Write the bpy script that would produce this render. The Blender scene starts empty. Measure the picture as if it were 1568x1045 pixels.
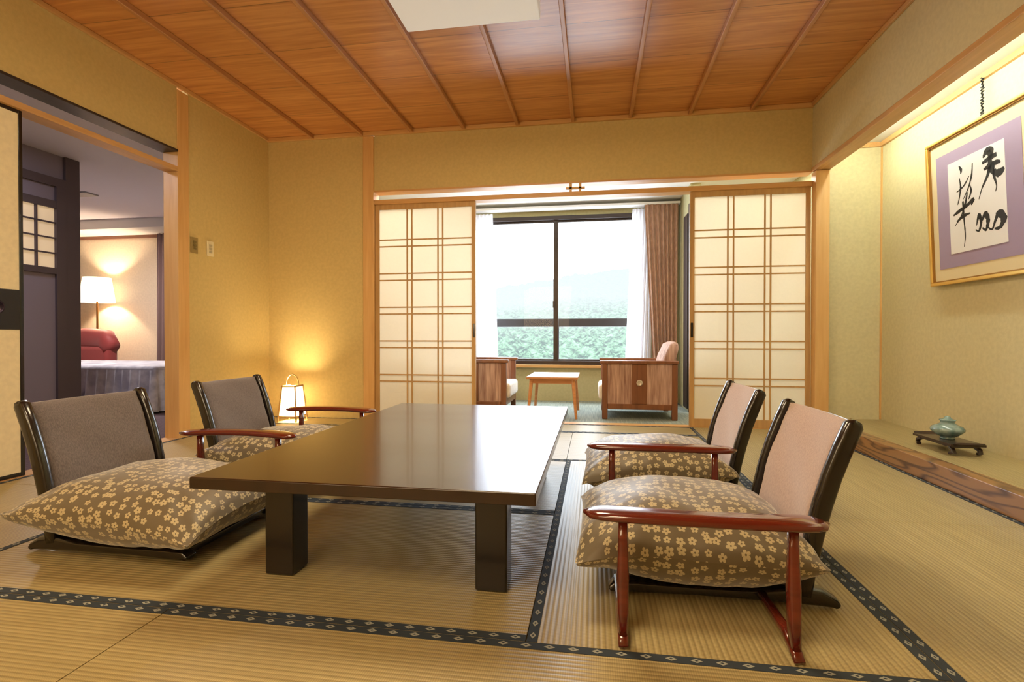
import bpy, math, random
from mathutils import Vector
random.seed(7)
S=bpy.context.scene
try:
    S.view_settings.view_transform='Standard'
    S.view_settings.look='None'
except Exception as e: print(e)

# ------------------------------------------------------------ materials
def srgb(r,g,b):
    f=lambda c:(c/255/12.92) if c/255<=.04045 else ((c/255+.055)/1.055)**2.4
    return (f(r),f(g),f(b),1)
def M(name,col,rough=.6,metal=0,coat=0,emit=None,es=0,spec=None,sheen=0):
    m=bpy.data.materials.new(name); m.use_nodes=True
    b=m.node_tree.nodes['Principled BSDF']
    b.inputs['Base Color'].default_value=col
    b.inputs['Roughness'].default_value=rough
    b.inputs['Metallic'].default_value=metal
    b.inputs['Coat Weight'].default_value=coat
    if coat: b.inputs['Coat Roughness'].default_value=.08
    if spec is not None: b.inputs['Specular IOR Level'].default_value=spec
    if sheen: b.inputs['Sheen Weight'].default_value=sheen
    if emit:
        b.inputs['Emission Color'].default_value=emit
        b.inputs['Emission Strength'].default_value=es
    return m
def N(m,t,**k):
    n=m.node_tree.nodes.new(t)
    for a,v in k.items(): setattr(n,a,v)
    return n
def L(m,a,b): m.node_tree.links.new(a,b)
def B(m): return m.node_tree.nodes['Principled BSDF']
def noisecol(m,c1,c2,scale=(1,1,1),ns=5,detail=5,p1=.35,p2=.65,dist=0,coord='Object'):
    tc=N(m,'ShaderNodeTexCoord'); mp=N(m,'ShaderNodeMapping'); mp.inputs['Scale'].default_value=scale
    no=N(m,'ShaderNodeTexNoise'); no.inputs['Scale'].default_value=ns; no.inputs['Detail'].default_value=detail
    no.inputs['Distortion'].default_value=dist
    r=N(m,'ShaderNodeValToRGB'); r.color_ramp.elements[0].color=c1; r.color_ramp.elements[1].color=c2
    r.color_ramp.elements[0].position=p1; r.color_ramp.elements[1].position=p2
    L(m,tc.outputs[coord],mp.inputs['Vector']); L(m,mp.outputs[0],no.inputs['Vector']); L(m,no.outputs['Fac'],r.inputs[0])
    L(m,r.outputs[0],B(m).inputs['Base Color'])
    return no,r,mp
def bump(m,src,st=.2,d=.01):
    b=N(m,'ShaderNodeBump'); b.inputs['Strength'].default_value=st; b.inputs['Distance'].default_value=d
    L(m,src,b.inputs['Height']); L(m,b.outputs[0],B(m).inputs['Normal'])
def plaster(name,c,st=.15):
    m=M(name,c,.9,spec=.2)
    c1=tuple(x*.95 for x in c[:3])+(1,); c2=tuple(min(1,x*1.04) for x in c[:3])+(1,)
    noisecol(m,c1,c2,(1,1,1),40,6)
    n=N(m,'ShaderNodeTexNoise'); n.inputs['Scale'].default_value=120; n.inputs['Detail'].default_value=3
    tc=N(m,'ShaderNodeTexCoord'); L(m,tc.outputs['Object'],n.inputs['Vector'])
    bump(m,n.outputs['Fac'],st,.003)
    return m
def wood(name,c1,c2,axis='z',rough=.5,coat=0,ns=3,st=10,spec=None):
    m=M(name,c1,rough,coat=coat,spec=spec)
    sc={'x':(.7,st,st),'y':(st,.7,st),'z':(st,st,.7)}[axis]
    no,r,mp=noisecol(m,c1,c2,sc,ns,6,.3,.7,.6)
    bump(m,no.outputs['Fac'],.08,.002)
    return m

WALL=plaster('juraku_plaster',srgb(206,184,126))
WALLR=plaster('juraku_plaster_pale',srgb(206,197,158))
WOODL=wood('hinoki_wood',srgb(206,160,98),srgb(220,178,116),'z',.45)
WOODX=wood('hinoki_wood_x',srgb(198,150,90),srgb(214,168,108),'x',.45)
WOODY=wood('hinoki_wood_y',srgb(192,148,94),srgb(210,166,110),'y',.45)
WOODK=wood('kumiko_wood',srgb(176,138,86),srgb(198,158,102),'z',.5)
BATT=wood('batten_wood',srgb(170,118,72),srgb(192,138,88),'y',.4)
BLACK=M('black_lacquer',srgb(20,14,12),.25,coat=.5)
DARK=wood('dark_frame_wood',srgb(34,24,20),srgb(52,38,30),'z',.4)
WHITE=M('white_ceiling_paint',srgb(232,230,226),.8)

def ceiling_mat():
    m=M('cedar_ceiling_boards',srgb(190,110,50),.32)
    no,r,mp=noisecol(m,srgb(176,114,62),srgb(212,152,92),(.9,14,1),1.6,8,.3,.7,1.2)
    tc=N(m,'ShaderNodeTexCoord'); sp=N(m,'ShaderNodeSeparateXYZ'); L(m,tc.outputs['Object'],sp.inputs[0])
    def math_(op,a,b=None):
        n=N(m,'ShaderNodeMath',operation=op)
        if hasattr(a,'node'): L(m,a,n.inputs[0])
        else: n.inputs[0].default_value=a
        if b is not None:
            if hasattr(b,'node'): L(m,b,n.inputs[1])
            else: n.inputs[1].default_value=b
        return n.outputs[0]
    yy=math_('DIVIDE',math_('ADD',sp.outputs['Y'],.08),.45); fy=math_('FLOOR',yy); fr=math_('FRACT',yy)
    xx=math_('FLOOR',math_('DIVIDE',math_('ADD',sp.outputs['X'],3.01),.472))
    cb=N(m,'ShaderNodeCombineXYZ'); L(m,fy,cb.inputs[0]); L(m,xx,cb.inputs[1])
    wn=N(m,'ShaderNodeTexWhiteNoise'); L(m,cb.outputs[0],wn.inputs[0])
    ad=N(m,'ShaderNodeVectorMath',operation='MULTIPLY_ADD'); L(m,wn.outputs['Color'],ad.inputs[0]); ad.inputs[1].default_value=(5,5,5); 
    tcv=N(m,'ShaderNodeTexCoord'); L(m,tcv.outputs['Object'],ad.inputs[2]); L(m,ad.outputs[0],mp.inputs['Vector'])
    val=math_('ADD',math_('MULTIPLY',wn.outputs['Value'],.14),.92)
    line=math_('LESS_THAN',fr,.014)
    k=math_('SUBTRACT',1.0,math_('MULTIPLY',line,.5))
    v=math_('MULTIPLY',val,k)
    mx=N(m,'ShaderNodeVectorMath',operation='SCALE'); L(m,r.outputs[0],mx.inputs[0]); L(m,v,mx.inputs['Scale'])
    L(m,mx.outputs[0],B(m).inputs['Base Color'])
    return m
CEIL=ceiling_mat()

def tatami(name,direc,c1=srgb(168,152,106),c2=srgb(188,172,124)):
    m=M(name,c1,.42,spec=.5)
    sc=(1.0,26,1) if direc=='X' else (26,1.0,1)
    no,r,mp=noisecol(m,c1,c2,sc,3,5,.3,.7)
    tc=N(m,'ShaderNodeTexCoord')
    w=N(m,'ShaderNodeTexWave',wave_type='BANDS',bands_direction='Y' if direc=='X' else 'X')
    w.inputs['Scale'].default_value=22; w.inputs['Distortion'].default_value=.15; w.inputs['Detail'].default_value=1
    w.inputs['Detail Scale'].default_value=3
    L(m,tc.outputs['Object'],w.inputs['Vector'])
    w2=N(m,'ShaderNodeTexWave',wave_type='BANDS',bands_direction='X' if direc=='X' else 'Y')
    w2.inputs['Scale'].default_value=60; w2.inputs['Distortion'].default_value=1.5; w2.inputs['Detail'].default_value=2
    L(m,tc.outputs['Object'],w2.inputs['Vector'])
    mx=N(m,'ShaderNodeMix',data_type='RGBA',blend_type='MULTIPLY'); 
    cr=N(m,'ShaderNodeValToRGB'); cr.color_ramp.elements[0].color=(.66,.63,.58,1); cr.color_ramp.elements[0].position=0; cr.color_ramp.elements[1].position=.45
    L(m,w.outputs['Fac'],cr.inputs[0]); mx.inputs[0].default_value=.85
    cr2=N(m,'ShaderNodeValToRGB'); cr2.color_ramp.elements[0].color=(.74,.72,.68,1)
    L(m,w2.outputs['Fac'],cr2.inputs[0])
    mx2=N(m,'ShaderNodeMix',data_type='RGBA',blend_type='MULTIPLY'); mx2.inputs[0].default_value=.85
    L(m,r.outputs[0],mx.inputs[6]); L(m,cr.outputs[0],mx.inputs[7])
    L(m,mx.outputs[2],mx2.inputs[6]); L(m,cr2.outputs[0],mx2.inputs[7]); L(m,mx2.outputs[2],B(m).inputs['Base Color'])
    bump(m,w.outputs['Fac'],.3,.003)
    return m
TATX=tatami('tatami_rush_x','X'); TATY=tatami('tatami_rush_y','Y')
HERI=M('tatami_border_cloth',srgb(42,52,62),.8); HERID=M('tatami_border_motif',srgb(156,158,146),.8)

def floral():
    m=M('cushion_blossom_fabric',srgb(98,80,48),.5,sheen=.45)
    tc=N(m,'ShaderNodeTexCoord'); mp=N(m,'ShaderNodeMapping'); mp.inputs['Scale'].default_value=(20,20,1)
    L(m,tc.outputs['UV'],mp.inputs['Vector'])
    def layer(rad,thr_keep,off):
        ad=N(m,'ShaderNodeVectorMath',operation='ADD'); ad.inputs[1].default_value=(off,off*1.7,0); L(m,mp.outputs[0],ad.inputs[0])
        vo=N(m,'ShaderNodeTexVoronoi',voronoi_dimensions='2D'); vo.inputs['Scale'].default_value=1; vo.inputs['Randomness'].default_value=.55
        L(m,ad.outputs[0],vo.inputs['Vector'])
        sb=N(m,'ShaderNodeVectorMath',operation='SUBTRACT'); L(m,ad.outputs[0],sb.inputs[0]); L(m,vo.outputs['Position'],sb.inputs[1])
        sp=N(m,'ShaderNodeSeparateXYZ'); L(m,sb.outputs[0],sp.inputs[0])
        def ma(op,*a):
            n=N(m,'ShaderNodeMath',operation=op)
            for i,x in enumerate(a):
                if isinstance(x,(int,float)): n.inputs[i].default_value=x
                else: L(m,x,n.inputs[i])
            return n.outputs[0]
        sc=N(m,'ShaderNodeSeparateColor'); L(m,vo.outputs['Color'],sc.inputs[0])
        an=ma('ADD',ma('ARCTAN2',sp.outputs['Y'],sp.outputs['X']),ma('MULTIPLY',sc.outputs[1],6.28))
        pet=ma('ABSOLUTE',ma('COSINE',ma('MULTIPLY',an,2.5)))
        size=ma('ADD',ma('MULTIPLY',sc.outputs[2],.14),rad-.10)
        edge=ma('MULTIPLY',ma('ADD',ma('MULTIPLY',ma('POWER',pet,.5),.62),.38),size)
        r=vo.outputs['Distance']
        inside=ma('LESS_THAN',r,edge); ctr=ma('GREATER_THAN',r,.08)
        keep=ma('GREATER_THAN',sc.outputs[0],thr_keep)
        return ma('MULTIPLY',ma('MULTIPLY',inside,ctr),keep)
    a=layer(.40,.06,0)
    mx=N(m,'ShaderNodeMix',data_type='RGBA'); L(m,a,mx.inputs[0])
    mx.inputs[6].default_value=srgb(98,86,62); mx.inputs[7].default_value=srgb(182,168,130)
    L(m,mx.outputs[2],B(m).inputs['Base Color'])
    return m
FLORAL=floral()
def weave(name,c1,c2,sc=300,rough=.85):
    m=M(name,c1,rough,sheen=.4); no,r,mp=noisecol(m,c1,c2,(1,1,.3),sc,2); bump(m,no.outputs['Fac'],.3,.001); return m
BACKF_L=weave('chair_back_fabric_shaded',srgb(88,78,76),srgb(110,99,96))  # left chairs: shaded copy of one fabric, shade put into its colour
BACKF_R=weave('chair_back_fabric_lit',srgb(166,142,130),srgb(184,160,146))  # right chairs: lit copy of the same fabric, brightness put into its colour
TABLE=wood('lacquered_table_wood',srgb(38,24,17),srgb(50,32,22),'z',.22,coat=.3)
TLEG=wood('table_leg_wood',srgb(22,16,13),srgb(30,22,18),'z',.25,coat=.3)
REDL=wood('red_lacquer',srgb(80,20,12),srgb(106,34,20),'x',.18,coat=.8)
GOLD=M('gold_frame',srgb(222,186,104),.3,metal=.7)
PAPER=M('calligraphy_paper',srgb(232,232,236),.8)
MATP=M('mauve_mat',srgb(154,136,166),.8); MATC=M('cream_mat',srgb(222,208,170),.8)
INK=M('ink',srgb(14,12,14),.6)
CELADON=M('celadon_glaze',srgb(128,150,138),.15,coat=.6)
noisecol(CELADON,srgb(86,122,124),srgb(146,168,162),(1,1,1),25,3)
def trans(name,c,ratio=.5,rough=1,em=None,es=0):
    m=bpy.data.materials.new(name); m.use_nodes=True; nt=m.node_tree; nt.nodes.clear()
    o=nt.nodes.new('ShaderNodeOutputMaterial'); a=nt.nodes.new('ShaderNodeBsdfDiffuse'); b=nt.nodes.new('ShaderNodeBsdfTranslucent'); x=nt.nodes.new('ShaderNodeMixShader')
    no=nt.nodes.new('ShaderNodeTexNoise'); no.inputs['Scale'].default_value=60; tc=nt.nodes.new('ShaderNodeTexCoord'); nt.links.new(tc.outputs['Object'],no.inputs['Vector'])
    r=nt.nodes.new('ShaderNodeValToRGB'); r.color_ramp.elements[0].color=tuple(k*.96 for k in c[:3])+(1,); r.color_ramp.elements[1].color=c
    nt.links.new(no.outputs['Fac'],r.inputs[0])
    nt.links.new(r.outputs[0],a.inputs[0]); nt.links.new(r.outputs[0],b.inputs[0]); x.inputs[0].default_value=ratio
    nt.links.new(a.outputs[0],x.inputs[1]); nt.links.new(b.outputs[0],x.inputs[2])
    if em:
        e=nt.nodes.new('ShaderNodeEmission'); e.inputs[0].default_value=em; e.inputs[1].default_value=es
        ad=nt.nodes.new('ShaderNodeAddShader'); nt.links.new(x.outputs[0],ad.inputs[0]); nt.links.new(e.outputs[0],ad.inputs[1]); nt.links.new(ad.outputs[0],o.inputs[0])
    else: nt.links.new(x.outputs[0],o.inputs[0])
    return m
SHOJI=trans('shoji_paper',srgb(254,250,238),.5)
SHEER=trans('sheer_curtain_fabric',srgb(245,243,248),.5)
DRAPE=weave('drape_fabric',srgb(160,122,100),srgb(186,146,120),60)
def glassmat():
    m=bpy.data.materials.new('window_glass'); m.use_nodes=True; nt=m.node_tree; nt.nodes.clear()
    o=nt.nodes.new('ShaderNodeOutputMaterial'); a=nt.nodes.new('ShaderNodeBsdfTransparent'); b=nt.nodes.new('ShaderNodeBsdfGlossy'); b.inputs['Roughness'].default_value=.02
    x=nt.nodes.new('ShaderNodeMixShader'); x.inputs[0].default_value=.006
    nt.links.new(a.outputs[0],x.inputs[1]); nt.links.new(b.outputs[0],x.inputs[2]); nt.links.new(x.outputs[0],o.inputs[0]); return m
GLASS=glassmat()

# ------------------------------------------------------------ mesh builder
class MB:
    def __init__(s): s.v=[];s.f=[];s.m=[];s.uv={}
    def face(s,idx,m=0): s.f.append(tuple(idx)); s.m.append(m)
    def box(s,a,b,m=0):
        x0,y0,z0=a;x1,y1,z1=b; o=len(s.v)
        if x0>x1:x0,x1=x1,x0
        if y0>y1:y0,y1=y1,y0
        if z0>z1:z0,z1=z1,z0
        s.v+=[(x0,y0,z0),(x1,y0,z0),(x1,y1,z0),(x0,y1,z0),(x0,y0,z1),(x1,y0,z1),(x1,y1,z1),(x0,y1,z1)]
        for q in ((0,3,2,1),(4,5,6,7),(0,1,5,4),(1,2,6,5),(2,3,7,6),(3,0,4,7)): s.face([o+i for i in q],m)
        return s
    def quad(s,p,m=0):
        o=len(s.v); s.v+=[tuple(q) for q in p]; s.face(range(o,o+len(p)),m); return s
    def sweep(s,path,side,ws,ts,m=0,n=12,e=.55):
        side=Vector(side).normalized(); o=len(s.v); P=[Vector(p) for p in path]; K=len(P)
        if not hasattr(ws,'__len__'): ws=[ws]*K
        if not hasattr(ts,'__len__'): ts=[ts]*K
        for i,p in enumerate(P):
            t=(P[min(i+1,K-1)]-P[max(i-1,0)]).normalized(); nn=side.cross(t).normalized()
            sd=t.cross(nn).normalized()
            for j in range(n):
                a=2*math.pi*(j+.5)/n; c=math.cos(a); q=math.sin(a)
                c=math.copysign(abs(c)**e,c); q=math.copysign(abs(q)**e,q)
                s.v.append(tuple(p+sd*c*ws[i]+nn*q*ts[i]))
        for i in range(K-1):
            for j in range(n):
                k=(j+1)%n; s.face((o+i*n+j,o+i*n+k,o+(i+1)*n+k,o+(i+1)*n+j),m)
        s.face([o+j for j in range(n)][::-1],m); s.face([o+(K-1)*n+j for j in range(n)],m)
        return s
    def rev(s,prof,c=(0,0,0),n=32,m=0,sx=1,sy=1,sq=0):
        o=len(s.v)
        for r,z in prof:
            for j in range(n):
                a=2*math.pi*j/n; s.v.append((c[0]+r*sx*math.cos(a),c[1]+r*sy*math.sin(a),c[2]+z))
        for i in range(len(prof)-1):
            for j in range(n):
                k=(j+1)%n; s.face((o+i*n+j,o+i*n+k,o+(i+1)*n+k,o+(i+1)*n+j),m)
        s.face([o+j for j in range(n)][::-1],m); s.face([o+(len(prof)-1)*n+j for j in range(n)],m)
        return s
    def surf(s,fn,nu,nv,m=0):
        o=len(s.v)
        for i in range(nu+1):
            for j in range(nv+1): s.v.append(tuple(fn(i/nu,j/nv)))
        for i in range(nu):
            for j in range(nv):
                a=o+i*(nv+1)+j; s.face((a,a+nv+1,a+nv+2,a+1),m)
        return s
    def make(s,name,mats,parent=None,bevel=0,smooth=False,loc=None,rot=None,seg=2,recalc=True,sub=0,uvs=None):
        me=bpy.data.meshes.new(name); me.from_pydata(s.v,[],s.f)
        for mm in mats: me.materials.append(mm)
        for p,i in zip(me.polygons,s.m): p.material_index=i; p.use_smooth=smooth
        if uvs:
            ul=me.uv_layers.new(name='UVMap')
            for lp in me.loops: ul.data[lp.index].uv=uvs[lp.vertex_index]
        if recalc:
            import bmesh
            bm=bmesh.new(); bm.from_mesh(me); bmesh.ops.recalc_face_normals(bm,faces=bm.faces); bm.to_mesh(me); bm.free()
        ob=bpy.data.objects.new(name,me); S.collection.objects.link(ob)
        if parent: ob.parent=parent
        if loc: ob.location=loc
        if rot: ob.rotation_euler=rot
        if bevel:
            b=ob.modifiers.new('bevel','BEVEL'); b.width=bevel; b.segments=seg; b.limit_method='ANGLE'; b.angle_limit=.7
            for p in me.polygons: p.use_smooth=True
            try:
                w=ob.modifiers.new('wn','WEIGHTED_NORMAL'); w.keep_sharp=False
            except: pass
        if sub:
            q=ob.modifiers.new('sub','SUBSURF'); q.levels=sub; q.render_levels=sub
        return ob
def empty(name,loc=(0,0,0),rot=(0,0,0)):
    e=bpy.data.objects.new(name,None); e.location=loc; e.rotation_euler=rot; e.empty_display_size=.1; S.collection.objects.link(e); return e
def bx(name,a,b,mat,bevel=0,parent=None):
    return MB().box(a,b).make(name,[mat],parent=parent,bevel=bevel)

# ------------------------------------------------------------ room shell
XL,XR,YB,YN,ZC=-3.0,1.70,4.42,-1.8,2.586
SUBF=M('subfloor',srgb(120,100,70),.8)
bx('floor',(XL,YN,-.08),(XR,YB,-.03),SUBF)
bx('ceiling',(XL-.12,YN,ZC),(XR+.1,YB+.12,ZC+.05),CEIL)
m=MB()
for k in range(-5,4):
    x=-.18+.472*k; m.box((x-.014,YN,ZC-.036),(x+.014,YB-.03,ZC-.0005))
m.make('trim_ceiling_battens',[BATT],bevel=.004)
m=MB()
m.box((XL,YB-.03,ZC-.035),(XR,YB-.001,ZC-.001)); m.make('trim_cornice_back',[WOODX],bevel=.003)
MB().box((XL+.001,YN,ZC-.03),(XL+.02,YB-.03,ZC-.001)).make('trim_cornice_left',[WOODY],bevel=.003)
MB().box((XR-.02,YN,ZC-.03),(XR-.001,YB-.03,ZC-.001)).make('trim_cornice_right',[WOODY],bevel=.003)
m=MB(); m.box((XL-.12,YN,2.10),(XL,3.346,ZC)); m.box((XL-.12,3.45,0),(XL,YB+.12,ZC)); m.box((XL-.12,YN,0),(XL,.46,2.10))
m.make('wall_left',[WALL])
m=MB(); m.box((XL,YB,-.03),(-2.06,YB+.12,ZC)); m.box((-1.96,YB,2.06),(XR,YB+.12,ZC)); m.make('wall_back',[WALL])
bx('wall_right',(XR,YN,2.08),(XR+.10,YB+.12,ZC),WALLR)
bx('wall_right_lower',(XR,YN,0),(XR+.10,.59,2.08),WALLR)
bx('wall_front',(XL-.12,YN-.1,-.08),(XR+.1,YN,ZC+.05),WALL)
# alcove (tokonoma)
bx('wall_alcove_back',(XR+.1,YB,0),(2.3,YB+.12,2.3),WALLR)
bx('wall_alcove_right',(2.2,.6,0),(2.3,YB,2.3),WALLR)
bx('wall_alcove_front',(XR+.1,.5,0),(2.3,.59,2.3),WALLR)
bx('ceiling_alcove',(XR+.1,.5,2.25),(2.3,YB,2.32),WHITE)
MB().box((2.18,.6,2.215),(2.2,YB,2.25)).box((XR+.1,YB-.02,2.215),(2.18,YB,2.25)).make('trim_alcove_cornice',[WOODY])
MB().box((XR-.008,.6,2.045),(XR+.108,YB,2.08)).make('trim_alcove_lintel',[WOODY],bevel=.004)
bx('trim_post_alcove',(XR,YB-.07,0),(XR+.10,YB+.02,2.04),WOODL,.004)
bx('trim_alcove_corner',(2.19,YB-.010,.105),(2.2,YB,2.215),WOODL)
bx('alcove_platform',(XR+.085,.6,0),(2.199,YB-.001,.10),TATY)
KAM=M('zelkova_sill',srgb(120,72,36),.35,coat=.3)
def kam():
    m=KAM
    tc=N(m,'ShaderNodeTexCoord'); mp=N(m,'ShaderNodeMapping'); mp.inputs['Scale'].default_value=(3,.8,7)
    no=N(m,'ShaderNodeTexNoise'); no.inputs['Scale'].default_value=1.5; no.inputs['Detail'].default_value=1.5
    ma=N(m,'ShaderNodeMath',operation='MULTIPLY'); ma.inputs[1].default_value=18
    fr=N(m,'ShaderNodeMath',operation='PINGPONG'); fr.inputs[1].default_value=1
    r=N(m,'ShaderNodeValToRGB'); r.color_ramp.elements[0].color=srgb(84,52,28); r.color_ramp.elements[1].color=srgb(148,106,62); r.color_ramp.elements[0].position=.05; r.color_ramp.elements[1].position=.5
    L(m,tc.outputs['Object'],mp.inputs[0]); L(m,mp.outputs[0],no.inputs['Vector']); L(m,no.outputs['Fac'],ma.inputs[0]); L(m,ma.outputs[0],fr.inputs[0]); L(m,fr.outputs[0],r.inputs[0]); L(m,r.outputs[0],B(m).inputs['Base Color'])
kam()
bx('alcove_sill',(XR-.005,.6,0),(XR+.084,YB-.07,.108),KAM,.004)
# back frame
bx('trim_post_back',(-2.06,YB-.02,0),(-1.96,YB+.1,ZC-.04),WOODL,.003)
MB().box((-1.96,YB-.01,1.935),(XR,YB+.10,1.975)).make('trim_lintel_shoji',[WOODX],bevel=.003)
MB().box((-1.96,YB-.006,2.045),(XR,YB+.11,2.06)).make('trim_transom_upper',[WOODX])
bx('trim_sill_shoji',(-1.96,YB,-.05),(XR,YB+.10,.004),WOODX)
m=MB(); 
for x in (-.20,-.12): m.box((x-.01,YB,1.975),(x+.01,YB+.03,2.05))
m.box((-.24,YB,2.0),(-.08,YB+.03,2.015)); m.make('trim_transom_strut',[WOODL])
# left frame
bx('trim_post_left',(XL-.115,3.346,0),(XL+.006,3.45,ZC-.04),WOODL,.003)
MB().box((XL-.10,.46,1.95),(XL+.01,3.346,1.985)).make('trim_lintel_left',[WOODY],bevel=.003)
MB().box((XL-.125,.46,2.092),(XL+.012,3.346,2.108)).make('trim_transom_left',[DARK],bevel=.003)
bx('trim_sill_left',(XL-.12,.46,-.05),(XL,3.346,.003),WOODY)
# adjoining passage + bedroom
CARP=M('bedroom_carpet',srgb(92,72,80),.95); noisecol(CARP,srgb(80,62,70),srgb(104,84,92),(1,1,1),60,3)
BW=plaster('bedroom_wallpaper',srgb(222,206,182))
PW=M('passage_wall_paint',srgb(136,126,140),.8)
bx('floor_bedroom',(-8.2,1.0,-.08),(XL-.12,6.3,0),CARP)
bx('ceiling_bedroom',(-8.2,1.0,2.25),(XL-.12,6.3,2.32),M('bedroom_ceiling_paint',srgb(218,212,218),.8))
m=MB(); m.box((-8.2,6.2,0),(XL-.12,6.3,2.25)); m.make('wall_bedroom_back',[BW])
bx('wall_bedroom_left',(-8.3,1.0,0),(-8.2,6.3,2.3),BW)
bx('wall_bedroom_front',(-8.2,.9,0),(XL-.12,1.0,2.3),BW)
bx('wall_bedroom_right',(XL-.12,YB+.12,0),(XL-.02,6.3,2.3),BW)
MB().box((-8.2,5.75,2.13),(XL-.12,6.2,2.25)).make('trim_bedroom_soffit',[WHITE])
MB().box((-8.2,6.17,2.09),(XL-.12,6.2,2.13)).make('trim_bedroom_rail',[M('rail_brown',srgb(120,80,60),.5)])
bx('ceiling_bedroom_vent',(-5.6,4.6,2.235),(-5.2,4.75,2.25),M('vent_grey',srgb(150,150,155),.5))
bx('wall_passage',(-4.48,1.0,0),(-4.40,3.70,2.25),PW)
DPOST=M('passage_post_paint',srgb(84,72,76),.6)
bx('trim_post_passage',(-4.48,3.70,0),(-4.37,3.82,2.25),DPOST,.003)
p=empty('lattice_door',(0,0,0))
m=MB(); X=-4.375
m.box((X-.025,2.7,0),(X,2.75,2.0)); m.box((X-.025,3.62,0),(X+.01,3.70,2.05)); m.box((X-.025,2.75,1.80),(X+.008,3.62,1.86)); m.box((X-.025,2.75,1.26),(X+.008,3.62,1.31)); m.box((X-.025,2.75,0),(X+.008,3.62,.08)); m.box((X-.025,2.75,1.98),(X+.01,3.62,2.05))
for y in (2.9,3.04,3.18,3.32,3.47): m.box((X-.015,y-.006,1.31),(X+.004,y+.006,1.80))
for z in (1.43,1.555,1.68): m.box((X-.012,2.75,z-.006),(X+.002,3.62,z+.006))
m.make('frame',[DPOST],parent=p)
MB().box((X-.022,2.75,1.31),(X-.016,3.62,1.80)).make('paper',[M('lattice_paper',srgb(226,210,180),.8,emit=srgb(222,190,150),es=.5)],parent=p)  # paper given its own emission, painted glow with no lamp behind
MB().box((X-.022,2.75,.08),(X-.012,3.62,1.26)).box((X-.022,2.75,1.86),(X-.012,3.62,1.98)).make('panel',[PW],parent=p)

FUS=plaster('fusuma_paper',srgb(232,220,188),.03)
def fusuma(y0,y1,x):
    p=empty('fusuma_door'); 
    MB().box((x-.012,y0+.02,.02),(x+.012,y1-.02,1.93)).make('panel',[FUS],parent=p)
    m=MB(); m.box((x-.015,y0,.004),(x+.015,y0+.02,1.95)); m.box((x-.015,y1-.02,.004),(x+.015,y1,1.95)); m.box((x-.015,y0+.02,.004),(x+.015,y1-.02,.025)); m.box((x-.015,y0+.02,1.93),(x+.015,y1-.02,1.95))
    m.make('frame',[BLACK],parent=p,bevel=.002)
    m=MB(); m.box((x+.012,y1-.24,.785),(x+.0165,y1-.02,.995)); m.make('pull_plate',[M('pull_black',srgb(28,26,32),.4)],parent=p)
    m=MB(); m.rev([(.036,0),(.036,.005),(.028,.006),(.026,.002),(.001,.001)],n=28)
    m.make('pull_ring',[M('pull_ring_metal',srgb(50,40,60),.3,metal=.6)],parent=p,loc=(x+.0165,y1-.13,.90),rot=(0,math.pi/2,0),smooth=True)
fusuma(1.39,2.325,XL-.03); fusuma(.465,1.40,XL-.068)

# hiroen (sunroom)
GREENW=plaster('sunroom_wall',srgb(186,178,136))
FLB=M('sunroom_carpet',srgb(128,134,120),.9); noisecol(FLB,srgb(118,128,120),srgb(148,154,140),(30,1,1),4,4)
bx('floor_sunroom',(-3.0,YB+.12,-.08),(2.3,6.15,0),FLB)
bx('floor_sunroom_edge',(-3.0,YB+.10,-.08),(2.3,YB+.12,0),WOODX)
bx('ceiling_sunroom',(-3.0,YB+.12,2.25),(2.3,6.15,2.32),WHITE)
WY=6.0
m=MB(); m.box((-3.0,WY,0),(-1.42,WY+.15,2.25)); m.box((.54,WY,0),(2.3,WY+.15,2.25)); m.box((-1.42,WY,0),(.54,WY+.15,.42)); m.box((-1.42,WY,2.14),(.54,WY+.15,2.25)); m.make('wall_sunroom_back',[GREENW])
bx('wall_sunroom_left',(-3.02,YB+.12,0),(-2.92,WY,2.25),GREENW)
bx('wall_sunroom_right',(1.9,YB+.12,0),(2.0,WY,2.25),GREENW)
bx('wall_sunroom_stub',(.93,5.3,0),(1.03,WY,2.25),GREENW)
bx('trim_stub_frame',(.915,5.28,0),(1.04,5.32,2.05),DARK)
bx('door_sunroom_closet',(.918,5.40,.02),(.93,5.62,1.98),DARK)
FR=M('window_frame_bronze',srgb(58,46,40),.4,metal=.3)
p=empty('window_1')
m=MB(); x0,x1,z0,z1=-1.42,.54,.42,2.14
m.box((x0,WY-.02,z0),(x1,WY+.10,z0+.045)); m.box((x0,WY-.02,z1-.045),(x1,WY+.10,z1)); m.box((x0,WY-.02,z0),(x0+.045,WY+.10,z1)); m.box((x1-.045,WY-.02,z0),(x1,WY+.10,z1))
m.box((-.47,WY+.01,z0+.04),(-.415,WY+.06,z1-.04)); m.box((x0+.045,WY+.02,z1-.07),(x1-.045,WY+.05,z1-.045)); m.box((x0+.045,WY+.02,z0+.045),(x1-.045,WY+.05,z0+.065))
m.box((-.475,WY-.005,1.08),(-.455,WY+.01,1.16))
m.make('frame',[FR],parent=p,bevel=.003)
MB().box((x0+.045,WY+.03,z0+.045),(x1-.045,WY+.034,z1-.045)).make('glass',[GLASS],parent=p)
bx('trim_window_sill',(-1.5,WY-.06,.385),(.62,WY-.001,.42),WOODX,.004)
m=MB(); m.box((-2.2,6.38,.865),(1.3,6.44,.965)); 
for x in (-2.1,-1.62,-.44,.95,1.2):
    m.box((x-.012,6.39,0),(x+.012,6.42,.87))
m.make('balcony_railing',[M('railing_paint',srgb(52,48,54),.5)],bevel=.004)
bx('balcony_floor',(-2.3,6.16,-.1),(1.4,6.5,0),M('concrete',srgb(150,150,150),.8))
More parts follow.
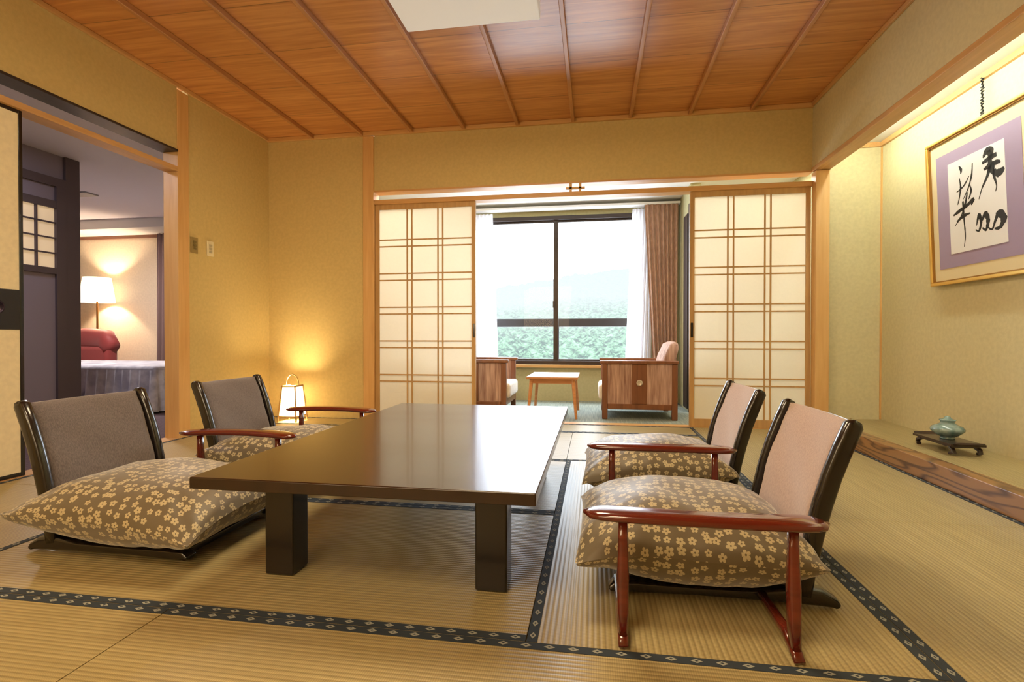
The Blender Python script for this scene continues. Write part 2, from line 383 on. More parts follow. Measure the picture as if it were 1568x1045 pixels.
def curtain(name,x0t,x1t,x0b,x1b,y,z0,z1,folds,amp,mat,n=120):
    def fn(u,v):
        x=(x0t+(x1t-x0t)*u)*(1-v)+(x0b+(x1b-x0b)*u)*v
        yy=y+amp*math.sin(u*folds*2*math.pi+.6*math.sin(u*9+v*2))*(.6+.4*v)
        return (x,yy,z1+(z0-z1)*v)
    return MB().surf(fn,n,14).make(name,[mat],smooth=True,recalc=False)
curtain('sheer_curtain',.42,.66,.34,.62,5.92,.43,2.17,7,.014,SHEER)
curtain('sheer_curtain',-1.75,-1.17,-1.75,-1.10,5.92,.43,2.17,13,.014,SHEER)
curtain('drape_curtain',.54,.90,.66,.88,5.84,.03,2.19,7,.022,DRAPE)
curtain('drape_curtain',-2.1,-1.62,-2.1,-1.66,5.84,.03,2.19,8,.022,DRAPE)
MB().box((-2.1,5.82,2.19),(.92,5.95,2.215)).make('curtain_rail',[WHITE])
bx('ceiling_lamp_sunroom',(-.95,5.0,2.2),(-.55,5.2,2.249),WHITE,.01)

def shoji(x0,x1,y,name='shoji_screen',handle=None):
    p=empty(name); z0,z1=.005,1.935; st=.035
    MB().box((x0+st,y+.012,z0+.05),(x1-st,y+.0125,z1-.04)).make('paper',[SHOJI],parent=p)
    m=MB(); t=.030
    m.box((x0,y-.0,z0),(x0+st,y+t,z1)); m.box((x1-st,y,z0),(x1,y+t,z1))
    m.box((x0+st,y,z1-.045),(x1-st,y+t,z1)); m.box((x0+st,y,z0),(x1-st,y+t,z0+.065))
    w=(x1-x0-2*st); g=.022
    for k in (1,2):
        c=x0+st+w*k/3
        for s in (-1,1): m.box((c+s*g-.0055,y+.001,z0+.06),(c+s*g+.0055,y+.0115,z1-.04))
    h=(z1-.045)-(z0+.065)
    for k in range(1,6):
        c=z0+.065+h*k/6
        for s in (-1,1): m.box((x0+st,y+.002,c+s*.030-.0055),(x1-st,y+.0115,c+s*.030+.0055))
    m.make('lattice',[WOODK],parent=p)
    if handle is not None:
        MB().box((handle-.01,y-.003,.74),(handle+.01,y+.001,.86)).make('pull',[BLACK],parent=p,bevel=.002)
shoji(-1.955,-1.03,YB+.012,handle=-1.045)
shoji(.775,1.695,YB+.012,handle=.792)

# ------------------------------------------------------------ tatami
def mat_(x0,x1,y0,y1,d):
    g=.0015; hw=.028
    m=MB(); z0,z1=-.03,0.0
    if d=='X':
        m.box((x0+g,y0+g,z0),(x1-g,y1-g,z1),0)
        for a,b in ((y0+g,y0+hw),(y1-hw,y1-g)):
            m.box((x0+g,a,z1),(x1-g,b,z1+.0012),1)
            c=(a+b)/2; n=int((x1-x0)/.055)
            for i in range(n):
                xx=x0+(i+.5)*(x1-x0)/n
                m.quad([(xx-.014,c,z1+.0018),(xx,c-.008,z1+.0018),(xx+.014,c,z1+.0018),(xx,c+.008,z1+.0018)],2)
                m.quad([(xx-.005,c,z1+.0022),(xx,c-.003,z1+.0022),(xx+.005,c,z1+.0022),(xx,c+.003,z1+.0022)],1)
    else:
        m.box((x0+g,y0+g,z0),(x1-g,y1-g,z1),0)
        for a,b in ((x0+g,x0+hw),(x1-hw,x1-g)):
            m.box((a,y0+g,z1),(b,y1-g,z1+.0012),1)
            c=(a+b)/2; n=int((y1-y0)/.055)
            for i in range(n):
                yy=y0+(i+.5)*(y1-y0)/n
                m.quad([(c,yy-.014,z1+.0018),(c+.008,yy,z1+.0018),(c,yy+.014,z1+.0018),(c-.008,yy,z1+.0018)],2)
                m.quad([(c,yy-.005,z1+.0022),(c+.003,yy,z1+.0022),(c,yy+.005,z1+.0022),(c-.003,yy,z1+.0022)],1)
    m.make('tatami_mat',[TATX if d=='X' else TATY,HERI,HERID],recalc=False)
a,b,c,d_=-2.04,-.165,.77,XR
G=[1.25,2.185,3.12,4.055]
mat_(a,b,G[0],G[1],'X'); mat_(a,b,G[1],G[2],'X')
mat_(b,c,G[0],G[2],'Y'); mat_(c,d_,.43,2.30,'Y'); mat_(c,d_,2.30,4.17,'Y'); mat_(c,d_,4.17,YB,'Y')
mat_(XL,a,.315,2.185,'Y'); mat_(XL,a,2.185,4.055,'Y')
mat_(a,b,G[2],G[3],'X'); mat_(b,c,G[2],G[3],'X'); 
mat_(XL,-1.15,4.055,YB,'X'); mat_(-1.15,c,4.055,YB,'X')
mat_(a,-1.15,.315,1.25,'X'); mat_(-1.15,c,.315,1.25,'X')
mat_(XL,-.65,YN,.315,'Y'); mat_(-.65,c,YN,.315,'Y'); mat_(c,d_,YN,.43,'Y')

# ------------------------------------------------------------ low table
p=empty('low_table')
m=MB(); tx0,tx1,ty0,ty1=-1.13,-.145,1.295,2.93
m.box((tx0,ty0,.318),(tx1,ty1,.352)); m.make('tabletop',[TABLE],parent=p,bevel=.004,seg=3)
m=MB(); m.box((tx0+.14,ty0+.19,.295),(tx1-.14,ty0+.21,.318)); m.box((tx0+.14,ty1-.21,.295),(tx1-.14,ty1-.19,.318)); m.box((tx0+.13,ty0+.21,.295),(tx0+.15,ty1-.21,.318)); m.box((tx1-.15,ty0+.21,.295),(tx1-.13,ty1-.21,.318))
m.make('apron',[TLEG],parent=p)
for i,(x,y) in enumerate(((-1.02,1.475),(-.345,1.475),(-1.02,2.665),(-.345,2.665))):
    MB().box((x,y,.0024),(x+.095,y+.09,.318)).make('leg_%d'%(i+1),[TLEG],parent=p,bevel=.006,seg=3)

# ------------------------------------------------------------ zaisu chairs
def pillow(name,parent,cx,cy,hx,hy,z,top,bot,seed,mat):
    rnd=random.Random(seed); n=56; m=MB(); uvs=[]
    ph=[rnd.uniform(0,6) for _ in range(8)]
    def pt(u,v,s):
        f=max(0,(1-abs(u)**2.6)*(1-abs(v)**2.6))**.55
        pin=1-.045*(1-v*v); pin2=1-.045*(1-u*u)
        x=cx+hx*u*pin; y=cy+hy*v*pin2
        wr=.004*math.sin(7*u+ph[0]+3*v)*math.sin(5*v+ph[1])+.006*math.sin(3*u+ph[2])*math.sin(2.5*v+ph[3])
        e=max(abs(u),abs(v)); 
        par=(v if abs(u)>abs(v) else u)
        wr+=.0045*math.sin(par*17+ph[4]+2*math.sin(par*5+ph[6]))*(e**5)*f**.5
        cr=(abs(u*v))**2; ang=math.atan2(abs(v),abs(u)); wr+=.010*cr*math.sin(ang*26+ph[4])*f**.3
        zz=z+(top*f if s>0 else -bot*min(1,f*1.5)) + wr*(f>0) - (.028 if u>0 else .0)*(abs(u*v))**3 + .010*math.sin(ph[5]+2*u)*abs(v)+.018*max(0,-u)**2
        return (x,y,max(zz,.058))
    g=lambda t: math.sin(t*math.pi/2)*.35+t*.65
    for s in (1,-1):
        o=len(m.v)
        G_=[[pt(g(2*i/n-1),g(2*j/n-1),s) for j in range(n+1)] for i in range(n+1)]
        c_=n//2
        ul=[0]*(n+1); vl=[0]*(n+1)
        for i in range(1,n+1):
            ul[i]=ul[i-1]+(Vector(G_[i][c_])-Vector(G_[i-1][c_])).length
            vl[i]=vl[i-1]+(Vector(G_[c_][i])-Vector(G_[c_][i-1])).length
        for i in range(n+1):
            for j in range(n+1):
                m.v.append(G_[i][j]); uvs.append((ul[i]/.62+(0 if s>0 else 3.37),vl[j]/.62))
        for i in range(n):
            for j in range(n):
                q=o+i*(n+1)+j; F=(q,q+n+1,q+n+2,q+1); m.face(F if s>0 else F[::-1])
    ob=m.make(name,[mat],parent=parent,smooth=True,recalc=False,uvs=uvs)
    return ob
def zaisu(x,y,flip,fab,cu,arm,seed):
    p=empty('floor_chair',(x,y,0.002),(0,0,math.pi if flip else 0))
    m=MB()
    for s in (-1,1):
        yy=s*.225
        m.sweep([(.30,yy,.012),(.285,yy,.022),(.22,yy,.024),(.05,yy,.026),(-.12,yy,.027),(-.22,yy,.033),(-.27,yy,.03),(-.305,yy,.018),(-.315,yy,.010)],(0,1,0),.024,[.008,.016,.018,.014,.016,.026,.024,.014,.008])
    m.box((-.2,-.20,.03),(.26,.20,.042))
    m.box((.24,-.205,.012),(.28,.205,.036)); m.box((-.26,-.205,.012),(-.20,.205,.044))
    m.make('base',[BLACK],parent=p,smooth=False,bevel=.004)
    prof=[(-.225,.035),(-.234,.10),(-.250,.19),(-.271,.28),(-.296,.365),(-.323,.44),(-.350,.506)]
    m=MB()
    for s in (-1,1):
        yy=s*.235
        m.sweep([(a,yy,b) for a,b in prof]+[(-.357,yy,.517)],(0,1,0),.017,[.020,.022,.024,.025,.025,.025,.024,.012],n=14)
    def shell(off,y0,y1,za=1,zb=1):
        def fn(u,v):
            k=u*(len(prof)-1); i=min(int(k),len(prof)-2); f=k-i
            a=prof[i][0]*(1-f)+prof[i+1][0]*f; b=prof[i][1]*(1-f)+prof[i+1][1]*f
            yy=y0+(y1-y0)*v; bow=.016*(1-(2*v-1)**2)
            return (a+off-bow,yy,b)
        return fn
    N_=18
    for o1,o2 in ((-.022,-.012),):
        m.surf(shell(o1,-.225,.225),N_,16); m.surf(shell(o2,-.225,.225),N_,16)
    m.make('back_frame',[BLACK],parent=p,smooth=True)
    m=MB()
    def pad(s):
        def fn(u,v):
            uu=.10+.895*u
            base_=shell(0,-.219,.219)(uu,v)
            th=.018*(max(0,(1-abs(2*u-1)**6)*(1-abs(2*v-1)**8)))**.5
            wr=.0022*math.sin(v*9+u*14)*(u>.05)
            return (base_[0]-.010+(.010+th+wr if s>0 else 0),base_[1],base_[2]+(.006 if u>.97 else 0))
        return fn
    m.surf(pad(1),24,24); m.surf(pad(-1),24,24)
    n=25
    A=0; Bq=n*n
    for j in range(24):
        for i0 in (0,24):
            m.face((A+i0*n+j,A+i0*n+j+1,Bq+i0*n+j+1,Bq+i0*n+j))
            m.face((A+j*n+i0,A+(j+1)*n+i0,Bq+(j+1)*n+i0,Bq+j*n+i0))
    m.make('back_upholstery',[fab],parent=p,smooth=True)
    pillow('seat_cushion',p,(.075 if flip else .065),cu,(.322 if flip else .345),.305,.148,.118,.09,seed,FLORAL)
    ax,ay=arm; m=MB(); pts=[];ws=[];ts=[]
    for i in range(25):
        t=i/24*2-1
        pts.append((ax+.286*t, ay+.034*(1-t*t)-.018, .305+.006*(1-t*t)))
        e=(1-abs(t)**10)**.5 if abs(t)<1 else 0.12
        ws.append((.036+.012*t*t)*max(e,.15)); ts.append(.014*max(e,.3))
    m.sweep(pts,(0,1,0),ws,ts,n=18,e=.75)
    for lx in (ax+.19,ax-.20):
        m.sweep([(lx,ay+.005,.300),(lx,ay+.006,.24),(lx,ay+.01,.16),(lx,ay+.014,.08),(lx,ay+.022,.012)],(1,0,0),[.011,.012,.015,.014,.011],[.014,.013,.016,.016,.016],n=12)
        m.sweep([(lx,.20,.030),(lx,ay-.08,.034),(lx,ay-.03,.036),(lx,ay+.02,.022),(lx,ay+.05,.008)],(1,0,0),[.013,.012,.013,.013,.012],[.010,.010,.012,.012,.006],n=12)
    m.make('armrest',[REDL],parent=p,smooth=True)
    return p
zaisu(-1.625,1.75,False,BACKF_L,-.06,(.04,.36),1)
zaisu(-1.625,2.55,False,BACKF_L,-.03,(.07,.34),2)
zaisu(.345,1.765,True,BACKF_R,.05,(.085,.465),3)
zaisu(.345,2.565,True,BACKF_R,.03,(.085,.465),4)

# ------------------------------------------------------------ andon lantern
p=empty('paper_lantern',(-2.63,4.20,0.003))
SHADE=trans('lantern_paper',srgb(255,250,235),.75,em=(1,.88,.66,1),es=.7)
def frustum(m,w0,w1,z0,z1,mt=0):
    o=len(m.v)
    for w,z in ((w0,z0),(w1,z1)):
        for a,b in ((-1,-1),(1,-1),(1,1),(-1,1)): m.v.append((a*w,b*w,z))
    for i in range(4):
        j=(i+1)%4; m.face((o+i,o+j,o+4+j,o+4+i),mt)
m=MB(); frustum(m,.078,.060,.05,.30); m.make('shade',[SHADE],parent=p)
m=MB()
for a,b in ((-1,-1),(1,-1),(1,1),(-1,1)):
    m.sweep([(a*.088,b*.088,0),(a*.060,b*.060,.315)],(1,0,0),.006,.006,n=8)
for w,z in ((.080,.045),(.063,.305)):
    for q in ((-w,-w,w,-w),(w,-w,w,w),(w,w,-w,w),(-w,w,-w,-w)):
        m.sweep([(q[0],q[1],z),(q[2],q[3],z)],(0,0,1),.005,.005,n=8)
arc=[(.060*math.cos(t),0,.315+.095*math.sin(t)) for t in [math.pi*i/16 for i in range(17)]]
m.sweep(arc,(0,1,0),.005,.004,n=8)
m.sweep([(-.06,-.06,.312),(-.06,.06,.312)],(0,0,1),.005,.005,n=8); m.sweep([(.06,-.06,.312),(.06,.06,.312)],(0,0,1),.005,.005,n=8)
m.make('frame',[WOODK],parent=p)

for i,(y,col) in enumerate(((3.50,srgb(150,130,80)),(3.665,srgb(225,215,180)))):
    p=empty('wall_switch')
    MB().box((XL,y-.035,1.38),(XL+.008,y+.035,1.50)).make('plate',[M('switch_plate_%d'%i,col,.4)],parent=p,bevel=.003)
    m=MB()
    for z in (1.405,1.43,1.455): m.box((XL+.008,y-.014,z),(XL+.012,y+.014,z+.018))
    m.make('rockers',[M('switch_rocker_%d'%i,tuple(c*.6 for c in col[:3])+(1,),.4)],parent=p)

# ------------------------------------------------------------ ceiling lamps
LP=M('ceiling_lamp_shade_paper',srgb(222,220,212),.8,emit=(1,.97,.92,1),es=.20)
def clamp(cx,cy,name='ceiling_lamp'):
    p=empty(name,(cx,cy,ZC)); w=.375
    m=MB(); m.box((-w,-w,-.125),(w,w,-.035)); m.make('shade',[LP],parent=p,bevel=.006)
    m=MB(); m.box((-w+.05,-w+.05,-.035),(w-.05,w-.05,-.029)); m.make('mount',[WOODX],parent=p)
clamp(-.665,2.425); clamp(-.665,-.35)  # second lamp is added, out of view, to carry the rear fill

# ------------------------------------------------------------ calligraphy picture
p=empty('framed_calligraphy',(2.180,3.33,1.07),(.045,0,-math.pi/2))
def ring(m,x0,x1,z0,z1,w,ya,yb,mt=0):
    m.box((x0,ya,z0),(x1,yb,z0+w),mt); m.box((x0,ya,z1-w),(x1,yb,z1),mt); m.box((x0,ya,z0+w),(x0+w,yb,z1-w),mt); m.box((x1-w,ya,z0+w),(x1,yb,z1-w),mt)
m=MB(); ring(m,-.41,.41,0,.905,.020,-.03,0); m.make('frame',[GOLD],parent=p,bevel=.004)
m=MB(); ring(m,-.39,.39,.02,.885,.008,-.022,-.002); m.make('inner_frame',[M('gold_dark',srgb(150,110,50),.4,metal=.6)],parent=p)
MB().box((-.388,-.012,.022),(.388,-.004,.883)).make('cream_mat',[MATC],parent=p)
MB().box((-.33,-.0145,.10),(.33,-.012,.80)).make('mauve_mat',[MATP],parent=p)
MB().box((-.22,-.017,.18),(.22,-.0145,.727)).make('paper',[PAPER],parent=p)
m=MB()
def stroke(pts):
    P=[Vector((-.22+.44*a,.727-.547*b)) for a,b,w in pts]; W=[w*1.15 for *_,w in pts]
    Q=[];R=[]
    for i in range(len(P)-1):
        p0=P[max(i-1,0)];p1=P[i];p2=P[i+1];p3=P[min(i+2,len(P)-1)]
        for k in range(6):
            t=k/6; Q.append(.5*((2*p1)+(p2-p0)*t+(2*p0-5*p1+4*p2-p3)*t*t+(3*p1-p0-3*p2+p3)*t**3)); R.append(W[i]*(1-t)+W[i+1]*t)
    Q.append(P[-1]);R.append(W[-1])
    L_=[];Rr=[]
    for i,q in enumerate(Q):
        t=(Q[min(i+1,len(Q)-1)]-Q[max(i-1,0)]).normalized(); n=Vector((-t.y,t.x)); w=R[i]*(.85+.3*random.random())
        L_.append(q+n*w);Rr.append(q-n*w)
    o=len(m.v)
    for q in L_: m.v.append((q.x,-.0175,q.y))
    for q in Rr: m.v.append((q.x,-.0175,q.y))
    K=len(Q)
    for i in range(K-1): m.face((o+i,o+i+1,o+K+i+1,o+K+i))
for st in [
 # upper-right character
 [(.66,.10,.004),(.72,.05,.018),(.80,.055,.014),(.80,.13,.007)],
 [(.64,.15,.006),(.76,.13,.013),(.88,.12,.010)],
 [(.66,.22,.006),(.78,.20,.014),(.90,.20,.010),(.93,.22,.004)],
 [(.76,.05,.012),(.77,.16,.013),(.73,.28,.009),(.62,.40,.004),(.56,.50,.002)],
 [(.74,.22,.010),(.82,.28,.015),(.91,.31,.020),(.99,.28,.006)],
 [(.82,.18,.008),(.82,.30,.009),(.86,.42,.004),(.84,.48,.002)],
 # upper-left strokes
 [(.22,.07,.003),(.26,.12,.009),(.25,.16,.004)],
 [(.22,.20,.003),(.24,.30,.007),(.21,.40,.005),(.17,.48,.002)],
 [(.16,.34,.003),(.30,.30,.005),(.40,.22,.003)],
 [(.47,.10,.003),(.45,.22,.006),(.38,.34,.004),(.28,.44,.002)],
 [(.40,.30,.003),(.43,.38,.006),(.38,.46,.003)],
 # middle-left character
 [(.08,.58,.005),(.20,.55,.009),(.34,.52,.008),(.46,.48,.011),(.42,.53,.003)],
 [(.36,.38,.004),(.31,.50,.007),(.22,.62,.004),(.10,.70,.002)],
 [(.14,.66,.004),(.26,.62,.010),(.40,.61,.003)],
 [(.27,.46,.006),(.28,.66,.006),(.29,.84,.004),(.26,.95,.002)],
 # lower-right character
 [(.50,.76,.003),(.55,.66,.010),(.58,.74,.009),(.54,.82,.005),(.48,.80,.003)],
 [(.58,.74,.004),(.66,.67,.014),(.70,.74,.012),(.66,.83,.006),(.60,.80,.004)],
 [(.68,.80,.004),(.76,.84,.005),(.82,.76,.007),(.88,.70,.017),(.95,.76,.020),(.89,.84,.009),(.80,.84,.004)],
]: stroke(st)
m.make('brush_strokes',[INK],parent=p,recalc=False)
m=MB(); cp=[]
for i in range(60):
    t=i/59; cp.append((2.165+.004*math.sin(i*1.9),3.32+.008*math.cos(i*1.5),1.965+.25*t))
m.sweep(cp,(1,0,0),.004,.004,n=6); m.make('hanging_cord',[INK])

# ------------------------------------------------------------ vase + stand
p=empty('display_stand',(1.985,3.29,.1085))
m=MB(); m.box((-.085,-.17,.045),(.085,.17,.058)); m.box((-.07,-.15,.035),(.07,.15,.045))
for s in (-1,1):
    m.sweep([(.0,s*.165,.052),(.0,s*.182,.064)],(1,0,0),.075,.006,n=8)
for a in (-1,1):
    for b in (-1,1):
        m.sweep([(a*.06,b*.12,.04),(a*.066,b*.15,.025),(a*.062,b*.16,.010),(a*.07,b*.135,0.004)],(1,0,0),.012,.009,n=10)
m.make('stand_body',[M('stand_lacquer',srgb(46,30,24),.3,coat=.4)],parent=p,bevel=.002)
m=MB(); m.rev([(.034,0),(.036,.006),(.030,.010),(.05,.020),(.078,.045),(.080,.056),(.070,.070),(.045,.082),(.034,.088),(.034,.100),(.040,.106),(.038,.109),(.024,.112),(.016,.118),(.012,.126),(.004,.130)],n=40)
m.make('incense_burner',[CELADON],smooth=True,loc=(1.985,3.29,.167))

# ------------------------------------------------------------ sunroom furniture
CHF=M('armchair_stripe_fabric',srgb(170,130,110),.85); noisecol(CHF,srgb(136,98,84),srgb(200,166,146),(30,30,2.5),1.6,5,.3,.7)
CHW=wood('armchair_wood',srgb(110,66,40),srgb(136,86,54),'z',.35,coat=.2)
CREAM=weave('cream_upholstery',srgb(220,206,186),srgb(236,224,206),80)
EMB=M('emblem_pewter',srgb(206,196,176),.35,metal=.4)
def armchair(x,y,flip):
    p=empty('armchair',(x,y,0),(0,0,math.pi if flip else 0))
    D=.33; W=.31
    m=MB()
    for s in (-1,1):
        yo=s*W; yi=s*(W-.045)
        a,b=min(yo,yi),max(yo,yi)
        m.box((-D,a,0),(-D+.05,b,.50)); m.box((D-.05,a,0),(D,b,.50)); m.box((-D-.01,a-.012,.50),(D+.02,b+.012,.53)); m.box((-D+.05,a,.09),(D-.05,b,.14)); m.box((-.065,a,.14),(.065,b,.50))
    m.box((-D,-W+.045,.10),(-D+.05,W-.045,.14)); m.box((D-.05,-W+.045,.10),(D,W-.045,.16))
    m.make('frame',[CHW],parent=p,bevel=.006)
    m=MB()
    for s in (-1,1):
        yo=s*(W-.006); yi=s*(W-.04); a,b=min(yo,yi),max(yo,yi)
        m.box((-D+.05,a,.14),(-.065,b,.50)); m.box((.065,a,.14),(D-.05,b,.50))
    m.box((-D+.006,-W+.045,.14),(-D+.04,W-.045,.52))
    m.make('side_panels',[CHF],parent=p)
    for s,nm in ((1,'emblem'),(-1,'emblem_far')):
        m=MB(); m.rev([(.026,0),(.028,.004),(.018,.007),(.016,.003),(.004,.003)],n=20)
        m.make(nm,[EMB],parent=p,loc=(0,s*W,.33) ,rot=(-s*math.pi/2,0,0),smooth=True)
    m=MB(); m.box((-D+.08,-W+.05,.16),(D+.03,W-.05,.31)); m.make('seat_cushion',[CREAM],parent=p,bevel=.035,seg=4)
    m=MB(); 
    m.sweep([(-D+.13,0,.30),(-D+.10,0,.40),(-D+.06,0,.55),(-D+.02,0,.66),(-D+.0,0,.69)],(0,1,0),[W-.05,W-.05,W-.05,W-.055,W-.08],[.05,.06,.06,.05,.02],n=24,e=.35)
    m.make('back_cushion',[CHF],parent=p,smooth=True)
armchair(.40,5.05,True); armchair(-1.14,5.05,False)
p=empty('side_table',(-.38,4.99,0))
TW=wood('side_table_wood',srgb(186,124,72),srgb(210,148,92),'x',.35,coat=.3)
m=MB(); m.box((-.235,-.31,.355),(.235,.31,.38)); m.make('top',[TW],parent=p,bevel=.006)
m=MB(); m.box((-.20,-.27,.315),(.20,-.25,.355)); m.box((-.20,.25,.315),(.20,.27,.355)); m.box((-.20,-.25,.315),(-.18,.25,.355)); m.box((.18,-.25,.315),(.20,.25,.355))
for a in (-1,1):
    for b in (-1,1): m.sweep([(a*.19,b*.26,.355),(a*.205,b*.28,.18),(a*.22,b*.295,0)],(1,0,0),[.018,.015,.012],[.018,.015,.012],n=10)
m.make('legs',[TW],parent=p)

# ------------------------------------------------------------ bedroom
p=empty('bed')
bx0,bx1,by0,by1=-6.2,-4.18,4.38,5.40
COV=M('bedspread_fabric',srgb(150,150,172),.8,sheen=.3); noisecol(COV,srgb(160,160,178),srgb(220,220,230),(1,1,1),7,4)
m=MB(); m.box((bx0+.03,by0+.03,.12),(bx1-.03,by1-.03,.40)); m.make('mattress',[CREAM],parent=p)
m=MB(); m.box((bx0,by0,.38),(bx1,by1,.46)); m.make('bedspread_top',[COV],parent=p,bevel=.035,seg=4)
def peri(t):
    Lx=bx1-bx0;Ly=by1-by0;T=2*(Lx+Ly); d=t*T
    if d<Lx: return (bx0+d,by0,0,-1)
    d-=Lx
    if d<Ly: return (bx1,by0+d,1,0)
    d-=Ly
    if d<Lx: return (bx1-d,by1,0,1)
    d-=Lx
    return (bx0,by1-d,-1,0)
def skirt(u,v):
    x,y,nx,ny=peri(min(u,.99999)); w=(.006+.03*v)*(1+math.sin(u*math.pi*2*62+math.sin(u*70)))
    return (x+nx*w,y+ny*w,.42-.40*v)
m=MB(); m.surf(skirt,900,8); m.make('bedspread_skirt',[COV],parent=p,smooth=True,recalc=False)
RED=M('red_upholstery',srgb(150,56,54),.6,sheen=.3)
p=empty('red_armchair',(-6.45,5.55,0))
m=MB(); m.sweep([(-.42,.1,.55),(-.3,.16,.68),(0,.18,.72),(.3,.16,.70),(.44,.1,.60)],(0,1,0),[.08,.1,.1,.1,.08],[.1,.13,.14,.13,.1],n=18,e=.8)
m.make('backrest',[RED],parent=p,smooth=True)
m=MB(); m.box((-.4,-.10,.12),(.4,.15,.42)); m.box((-.42,.05,.12),(.42,.22,.62)); m.make('seat',[RED],parent=p,bevel=.05,seg=4)
m=MB()
for a in (-.35,.35):
    for b in (-.05,.15): m.box((a-.02,b-.02,0),(a+.02,b+.02,.12))
m.make('legs',[DARK],parent=p)
p=empty('floor_lamp',(-6.55,5.95,0))
m=MB(); m.rev([(.12,0),(.12,.02),(.02,.035),(.012,.05),(.012,1.22),(.02,1.24),(.012,1.26),(.004,1.30)],n=24); m.make('stand',[M('brass',srgb(150,110,60),.35,metal=.8)],parent=p,smooth=True)
def shd(u,v):
    a=u*2*math.pi; r=.155+.045*v; return (r*math.cos(a),r*math.sin(a),1.53-.33*v)
MB().surf(shd,40,6).make('shade',[M('lampshade_fabric',srgb(255,235,200),.8,emit=(1,.82,.56,1),es=1.7)],parent=p,smooth=True,recalc=False)
curtain('bedroom_curtain',-5.76,-5.2,-5.80,-5.2,6.08,.03,2.12,9,.03,M('bedroom_curtain_fabric',srgb(130,104,100),.9))

# ------------------------------------------------------------ outdoors
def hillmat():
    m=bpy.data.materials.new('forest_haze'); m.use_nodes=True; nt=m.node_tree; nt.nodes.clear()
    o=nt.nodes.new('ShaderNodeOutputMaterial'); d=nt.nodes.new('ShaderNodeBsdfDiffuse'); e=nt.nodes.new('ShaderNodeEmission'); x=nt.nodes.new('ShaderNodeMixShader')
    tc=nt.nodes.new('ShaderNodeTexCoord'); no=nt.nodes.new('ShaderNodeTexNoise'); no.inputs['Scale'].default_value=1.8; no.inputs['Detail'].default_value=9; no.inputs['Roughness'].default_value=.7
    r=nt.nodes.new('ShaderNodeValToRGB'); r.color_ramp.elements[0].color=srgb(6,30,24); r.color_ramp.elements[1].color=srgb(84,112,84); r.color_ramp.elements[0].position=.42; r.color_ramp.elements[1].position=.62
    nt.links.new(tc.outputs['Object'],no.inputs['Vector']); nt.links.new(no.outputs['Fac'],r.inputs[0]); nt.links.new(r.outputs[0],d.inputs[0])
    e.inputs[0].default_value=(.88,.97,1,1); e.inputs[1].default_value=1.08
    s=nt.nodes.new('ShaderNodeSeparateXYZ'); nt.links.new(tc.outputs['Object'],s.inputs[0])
    mr=nt.nodes.new('ShaderNodeMapRange'); mr.inputs[1].default_value=28; mr.inputs[2].default_value=95; mr.inputs[3].default_value=.24; mr.inputs[4].default_value=.93  # painted haze: pale emission mixed over the foliage, stronger with distance
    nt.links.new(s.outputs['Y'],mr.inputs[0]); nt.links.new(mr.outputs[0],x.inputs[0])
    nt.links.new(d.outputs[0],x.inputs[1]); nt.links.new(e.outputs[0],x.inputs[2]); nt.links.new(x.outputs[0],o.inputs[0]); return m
from mathutils import noise as mn
def hill(u,v):
    v=v**1.5
    y=22+120*v; x=-70*(.35+.65*v)+150*(.35+.65*v)*u
    z=-2.6+ (y-22)*.075+ 8*(v**2)+ 4*v*math.sin(x*.03+1.0)+ .04*x*v
    d=mn.voronoi(Vector((x*.8,y*.6,0)))[0][0]
    z+=1.0*(.6-d)+1.6*v*mn.noise(Vector((x*.12,y*.12,5)))+.25*mn.noise(Vector((x*2.2,y*2.2,1)))
    return (x,y,z)
MB().surf(hill,440,320).make('forested_hill',[hillmat()],smooth=True,recalc=False)

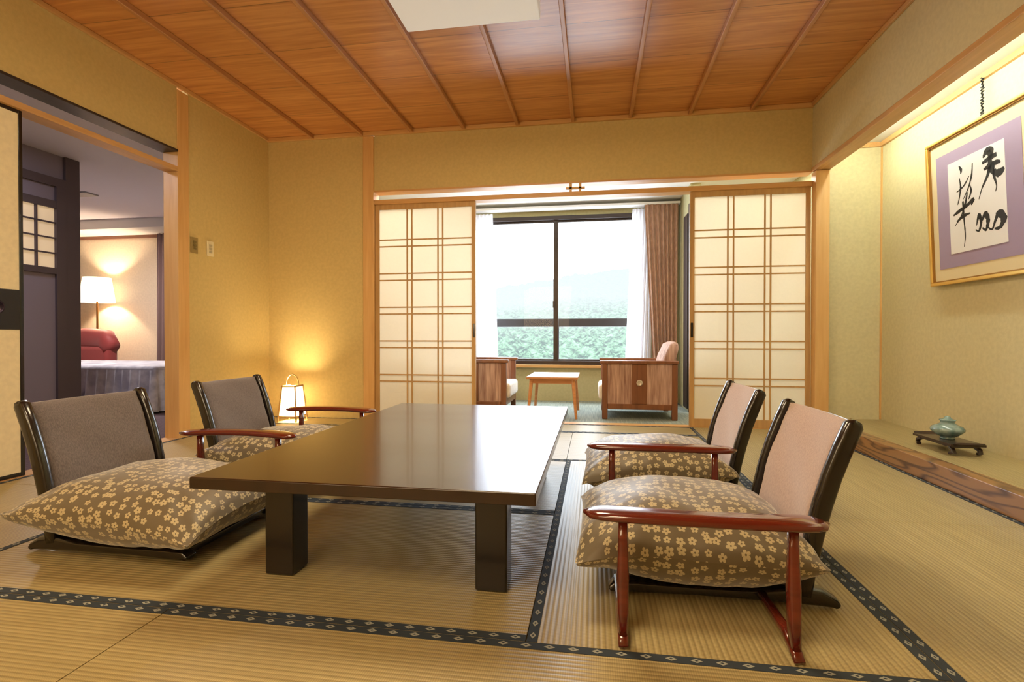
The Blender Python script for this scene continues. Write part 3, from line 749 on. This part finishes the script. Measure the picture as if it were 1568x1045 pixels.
# ------------------------------------------------------------ lights
def area(name,loc,rot,sx,sy,power,col):
    l=bpy.data.lights.new(name,'AREA'); l.shape='RECTANGLE'; l.size=sx; l.size_y=sy; l.energy=power; l.color=col
    o=bpy.data.objects.new(name,l); o.location=loc; o.rotation_euler=rot; S.collection.objects.link(o); return o
def point(name,loc,power,col,r=.05):
    l=bpy.data.lights.new(name,'POINT'); l.energy=power; l.color=col; l.shadow_soft_size=r
    o=bpy.data.objects.new(name,l); o.location=loc; S.collection.objects.link(o); return o
WARM=(1,.78,.49)
area('ceiling_lamp_light',(-.665,2.425,ZC-.135),(0,0,0),.7,.7,43,WARM)
area('added_rear_fill_light',(-.665,-.35,ZC-.135),(0,0,0),.7,.7,38,WARM)  # added fill under the unseen rear lamp, behind the camera
area('added_camera_side_fill',(-1.6,-1.6,1.5),(math.radians(108),0,math.radians(10)),2.0,1.2,58,(1,.76,.46))  # added fill area light behind the camera, brightens ceiling and far walls
point('lantern_bulb',(-2.63,4.20,.22),48,(1,.74,.40),.05)
point('bedroom_lamp_bulb',(-6.55,5.95,1.38),44,(1,.76,.52),.04)
area('added_shoji_backlight',(1.35,5.0,2.24),(0,0,0),.5,.5,24,(1,.95,.86))  # added behind the right shoji to brighten its paper, no fitting here
area('added_shoji_backlight_left',(-2.0,5.0,2.24),(0,0,0),.5,.5,22,(1,.94,.84))  # matching added light behind the left shoji, no fitting here
area('added_bedroom_fill',(-5.2,4.7,2.12),(0,0,0),.4,.4,55,(1,.90,.84))  # added fill to brighten the bedroom, no fixture
area('added_passage_fill',(-3.75,2.6,2.23),(0,0,0),.3,.3,13,(.84,.84,1))  # added cool fill standing in for daylight in the passage
TUBE=M('fluorescent_tube_glow',(1,1,1,1),.5,emit=(.94,1,.90,1),es=50)
MB().rev([(.001,0),(.013,.002),(.013,3.4),(.001,3.402)],n=12).make('fluorescent_tube',[TUBE],loc=(1.87,4.25,2.20),rot=(math.pi/2,0,0),smooth=True)
pt=area('window_portal',(-.44,6.12,1.28),(math.radians(-90),0,0),1.96,1.72,1,(1,1,1))
pt.data.cycles.is_portal=True

w=bpy.data.worlds.new('sky'); S.world=w; w.use_nodes=True
bg=w.node_tree.nodes['Background']; bg.inputs[0].default_value=(.80,.90,1,1); bg.inputs[1].default_value=13

# ------------------------------------------------------------ camera
cam=bpy.data.cameras.new('camera'); co=bpy.data.objects.new('camera',cam); S.collection.objects.link(co)
cam.sensor_width=36; cam.lens=792/1568*36; cam.clip_start=.05; cam.clip_end=500
co.location=(0,0,.75); co.rotation_euler=(math.radians(90-.54),0,math.radians(9.04))
S.camera=co
